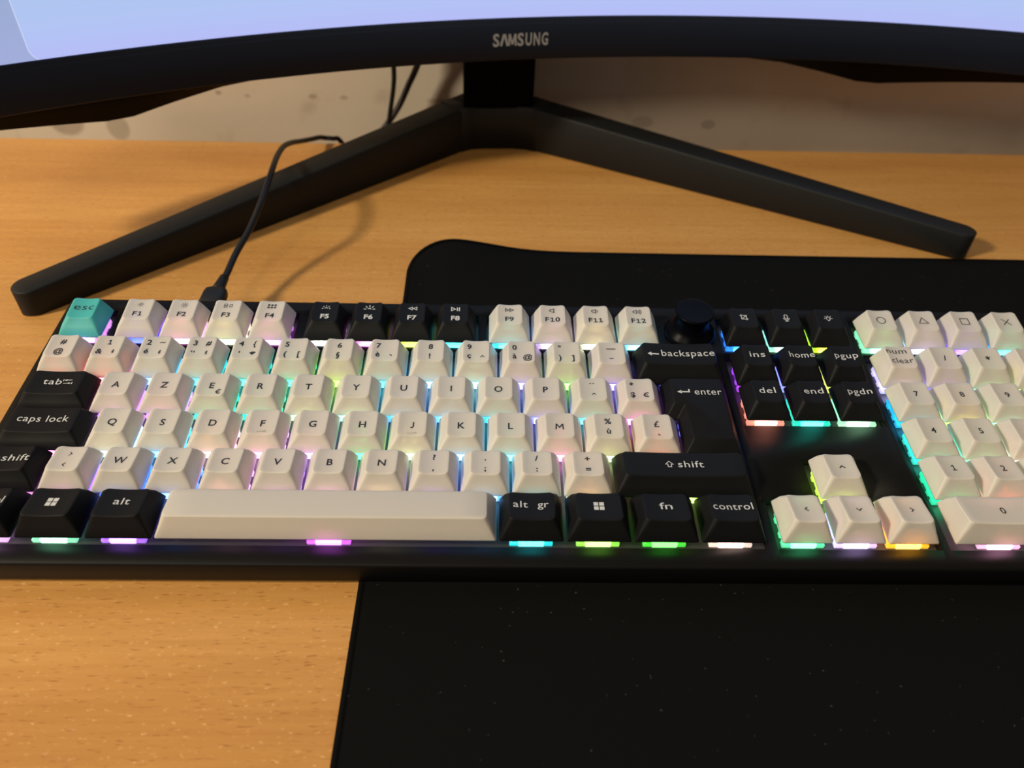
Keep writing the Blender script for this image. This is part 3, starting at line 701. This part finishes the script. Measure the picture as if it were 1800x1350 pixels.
bm = bmesh.new(); x0, y0, z0 = -0.8, -150, 2.6
loft(bm, [[(x0 + px, yy - 150, z0 + pz) for px, pz, _ in rrect(-wx, wx, -wz, wz, min(wx, wz) * .7, 0, 4)] for yy, wx, wz in ((138.2, 5.6, 3.0), (152.5, 5.6, 3.2), (154.8, 5.2, 3.0), (156, 3.6, 2.6))], True, True)
link('connector', finish(scaled(bm), 'connector', 50), M_cable, cb)
bm = bmesh.new(); tube(bm, rel([(54.2, 155.5, 16.4), (54.35, 159, 16.5), (54.55, 163, 16.6), (55, 166.5, 17.1)]), lambda t_, i: 3.1 - .9 * t_, 12)
link('strain_relief', finish(scaled(bm), 'strain_relief', 50), M_cable, cb)

# ------------------------------------------------------------------ cables behind the monitor
o = tag(bm and empty('video_cable', (0.115, 0.372, 0)), 'thin black cable hanging straight down behind the monitor', 'cable')
bm = bmesh.new(); tube(bm, catmull([(7, -3, 190), (5.6, 0, 90), (4.6, 1, 46), (3.5, 2, 34), (1.6, 2.5, 24), (-1.4, 3, 10), (-2.4, 3, 0), (-3, 3, -60), (-3, 3, -200)], 8), 1.75, 8)
link('cord', finish(scaled(bm), 'cord', 60), M_cable, o)
o = tag(empty('power_cable', (0.115, 0.372, 0)), 'dark grey cable slanting down behind the stand neck', 'cable')
bm = bmesh.new(); tube(bm, catmull([(60, 6, 180), (38, 8, 90), (20, 9.5, 46), (13, 9.5, 32), (6, 9.5, 18), (-2, 9.5, 6), (-9, 9, -3), (-17, 9, -14), (-24, 9, -40), (-26, 9, -200)], 8), 2.2, 8)
link('cord', finish(scaled(bm), 'cord', 60), M_grey_cable, o)

# ------------------------------------------------------------------ monitor
mon = empty('curved_monitor', (0.190, 0.360, 0)); tag(mon, 'large curved black monitor with lit blue screen on a V-shaped stand', 'monitor')
MO = Vector((190, 360, 0)); CC = Vector((336.6, -437.2)); RB = 760.0; TH0 = R(-10.2)
def arc(th, r, z):   # th measured from the screen's middle, degrees
    a = TH0 + R(th); return (CC.x + r * math.sin(a) - MO.x, CC.y + r * math.cos(a) - MO.y, z)
HALF = 24.2; N = 60
angs = [-HALF + 2 * HALF * i / N for i in range(N + 1)]
Z0, Z1, ZT = 75.0, 98.0, 500.0
# front bezel: chin below, thin rim at the sides and top
bm = bmesh.new()
loops = []
for a in angs: loops.append([arc(a, RB + 12, Z0 + .6), arc(a, RB + .6, Z0), arc(a, RB, Z0 + .6), arc(a, RB, Z1 - 3.2), arc(a, RB + .5, Z1 - 2.6), arc(a, RB + .9, Z1 - 2.2), arc(a, RB + .9, Z1 - .3), arc(a, RB + 2.2, Z1), arc(a, RB + 12, Z1)])
loft(bm, loops, True, True)
loops = [[arc(a, RB + 12, ZT + 8), arc(a, RB + .6, ZT + 8), arc(a, RB, ZT + 7.4), arc(a, RB, ZT + .4), arc(a, RB + 2.2, ZT), arc(a, RB + 12, ZT)] for a in angs]
loft(bm, loops, True, True)
for sgn in (-1, 1):
    e0, e1 = sgn * HALF, sgn * (HALF + .7)
    loft(bm, [[arc(e, RB, z), arc(e, RB + 12, z)] + [] for e, z in ((e0, Z0), (e1, Z0), (e1, ZT + 8), (e0, ZT + 8))], False, False, closed=False)
    f = [arc(e0, RB, Z0), arc(e1, RB, Z0), arc(e1, RB, ZT + 8), arc(e0, RB, ZT + 8)]; bm.faces.new([bm.verts.new(p) for p in f])
link('bezel', finish(scaled(bm), 'bezel', 35), M_bezel, mon)
# lit panel
bm = bmesh.new(); uvl = bm.loops.layers.uv.new('UVMap'); vs = [[bm.verts.new(arc(a, RB + 2.4, z)) for z in (Z1 - .5, ZT)] for a in angs]
for i in range(N):
    f = bm.faces.new((vs[i][0], vs[i + 1][0], vs[i + 1][1], vs[i][1]))
    for lp, (k, zz) in zip(f.loops, ((i, Z1 - .5), (i + 1, Z1 - .5), (i + 1, ZT), (i, ZT))):
        lp[uvl].uv = (R(angs[k]) * (RB + 2.4) * S, (zz - Z1) * S)
sm = finish(scaled(bm), 'screen', 60)
link('screen', sm, M_screen, mon)
# rear shell: lower lip dips in two lobes either side of the stand
def lip(a):
    a = abs(a); pts = [(0, 70), (10, 68.5), (12.6, 65.6), (14.6, 60.8), (16.2, 56.5), (17.2, 56.2), (19.4, 59.5), (23, 65), (25, 68)]
    for (p, z), (q, w) in zip(pts, pts[1:]):
        if p <= a <= q: return z + (w - z) * (a - p) / (q - p)
    return 73.0
angs2 = sorted(set(angs) | {s * v for s in (-1, 1) for v in (12.6, 14.6, 16.2, 17.2, 19.4)})
bm = bmesh.new(); loops = []
for a in angs2:
    g = max(0.0, 1 - (abs(a) / 17.0) ** 2); e = max(0.0, 1 - (abs(a) / 27.5) ** 4); z = lip(a)
    loops.append([arc(a, RB + 11, Z0 + .4), arc(a, RB + 11 + 12 * e, z), arc(a, RB + 11 + 22 * e, z + 5), arc(a, RB + 12 + 26 * e, 105), arc(a, RB + 12 + 28 * e + 14 * g, 135), arc(a, RB + 12 + 28 * e + 22 * g, 190),
                  arc(a, RB + 12 + 28 * e + 22 * g, 380), arc(a, RB + 12 + 22 * e, 440), arc(a, RB + 11, ZT + 8)])
loft(bm, loops, True, True)
link('rear_cover', finish(scaled(bm), 'rear_cover', 35), M_shell, mon)
# maker's lettering on the chin
bm = bmesh.new(); KW = 33.5; k = 0
for i, ch in enumerate('SAMSUNG'):
    x = (-.5 + (i + .5) / 7) * KW
    if ch == 'A': stroke(bm, [(x - 2.0, -3.3), (x - .15, 3.3)], 1.35); stroke(bm, [(x + .15, 3.3), (x + 2.0, -3.3)], 1.35)
    elif ch == 'M':
        for sg in (-1, 1): stroke(bm, [(x + sg * 2.0, -3.3), (x + sg * 1.75, 3.3)], 1.1); stroke(bm, [(x + sg * 1.7, 3.3), (x, -2.6)], 1.1)
    else:
        v, f = text_geo(ch, .028); wd = max(p[0] for p in v) - min(p[0] for p in v); tgt = 3.75
        put_text(bm, ch, x, 0, 6.6, .028, tgt / (wd * 6.6 / CAP_H), 'c', 'box')
for v in bm.verts:
    x, z = v.co.x, v.co.y; v.co = Vector(arc(math.degrees(x / RB), RB - .08, 86.6 + z))
scaled(bm); me = bpy.data.meshes.new('lettering'); bm.to_mesh(me); bm.free()
link('lettering', me, M_logo, mon)
# stand: two legs meeting in a hub, one moulding
def leg_line(p0, p1, n):   # outer lower edge from hub to tip
    return [Vector(p0).lerp(Vector(p1), i / n) for i in range(n + 1)]
bm = bmesh.new()
hubL, hubR = Vector((171, 351.0)), Vector((208.5, 352.6)); tipL, tipR = Vector((-40.5, 151.2)), Vector((458.0, 218.3))
def leg(h, tip, side, h0, h1, w0, w1):
    d = (tip - h).normalized(); nrm = Vector((-d.y, d.x)) * side; Lg = (tip - h).length; loops = []
    K = 14
    for i in range(K + 1 + 7):
        if i <= K: s = (Lg - w1 * .5) * i / K; ex = 0.0
        else: a = R(90 * (i - K) / 7); s = Lg - w1 * .5 + w1 * .5 * math.sin(a); ex = 1 - math.cos(a)
        q = min(s / Lg, 1); hh = h0 + (h1 - h0) * q; w = w0 + (w1 - w0) * q; o0 = w * .5 * ex; p = h + d * s
        a0, a1 = o0, max(w - o0, o0 + .3); b = min(1.0, (a1 - a0) * .3)
        pt = lambda u, z: ((p + nrm * u).x - MO.x, (p + nrm * u).y - MO.y, z)
        loops.append([pt(a0 + 1.0 * (1 - ex), 0.0), pt(a0, 1.2), pt(a0, hh - b), pt(a0 + b * .3, hh - b * .3), pt(a0 + b, hh), pt(a1 - b, hh), pt(a1 - b * .3, hh - b * .3), pt(a1, hh - b), pt(a1, 1.2), pt(a1 - 1.0 * (1 - ex), 0.0)])
    loft(bm, loops, True, True)
leg(hubL + Vector((10.9, 10.3)), tipL, -1, 30.5, 14.2, 20, 14.5); leg(hubR + Vector((-13.2, 7.05)), tipR, 1, 30.5, 15.8, 20, 13.5)
hub = [(165, 345.6), (172, 350.2), (180, 351.6), (190, 352.0), (200, 352.6), (209, 351.6), (216, 348.6), (229, 359), (216, 371), (165, 370), (151, 360)]
lo = [(x - MO.x, y - MO.y) for x, y in hub]
loft(bm, [[(x, y, 0) for x, y in lo], [(x, y, 29.4) for x, y in lo], [(x * .995, y * .98 + .05, 29.7) for x, y in lo]], True, True)
link('stand_base', finish(scaled(bm), 'stand_base', 40), M_stand, mon)
bm = bmesh.new()
loft(bm, [[(x, y, z) for x, y, _ in rrect(-23.5 + dx_, 23.0 + dx_, -8.4, 9, 2.0, 0, 4)] for z, dx_ in ((29, 0), (110, 0.6), (240, 1.5))], True, True)
nk = link('stand_neck', finish(scaled(bm), 'stand_neck', 40), M_shell, mon, (0, 0, 0)); nk.rotation_euler = (0, 0, R(3.5))
bm = bmesh.new(); box(bm, -40, 40, -40, 8, 170, 250, 6, 2)
link('stand_mount', finish(scaled(bm), 'stand_mount', 40), M_bezel, mon)
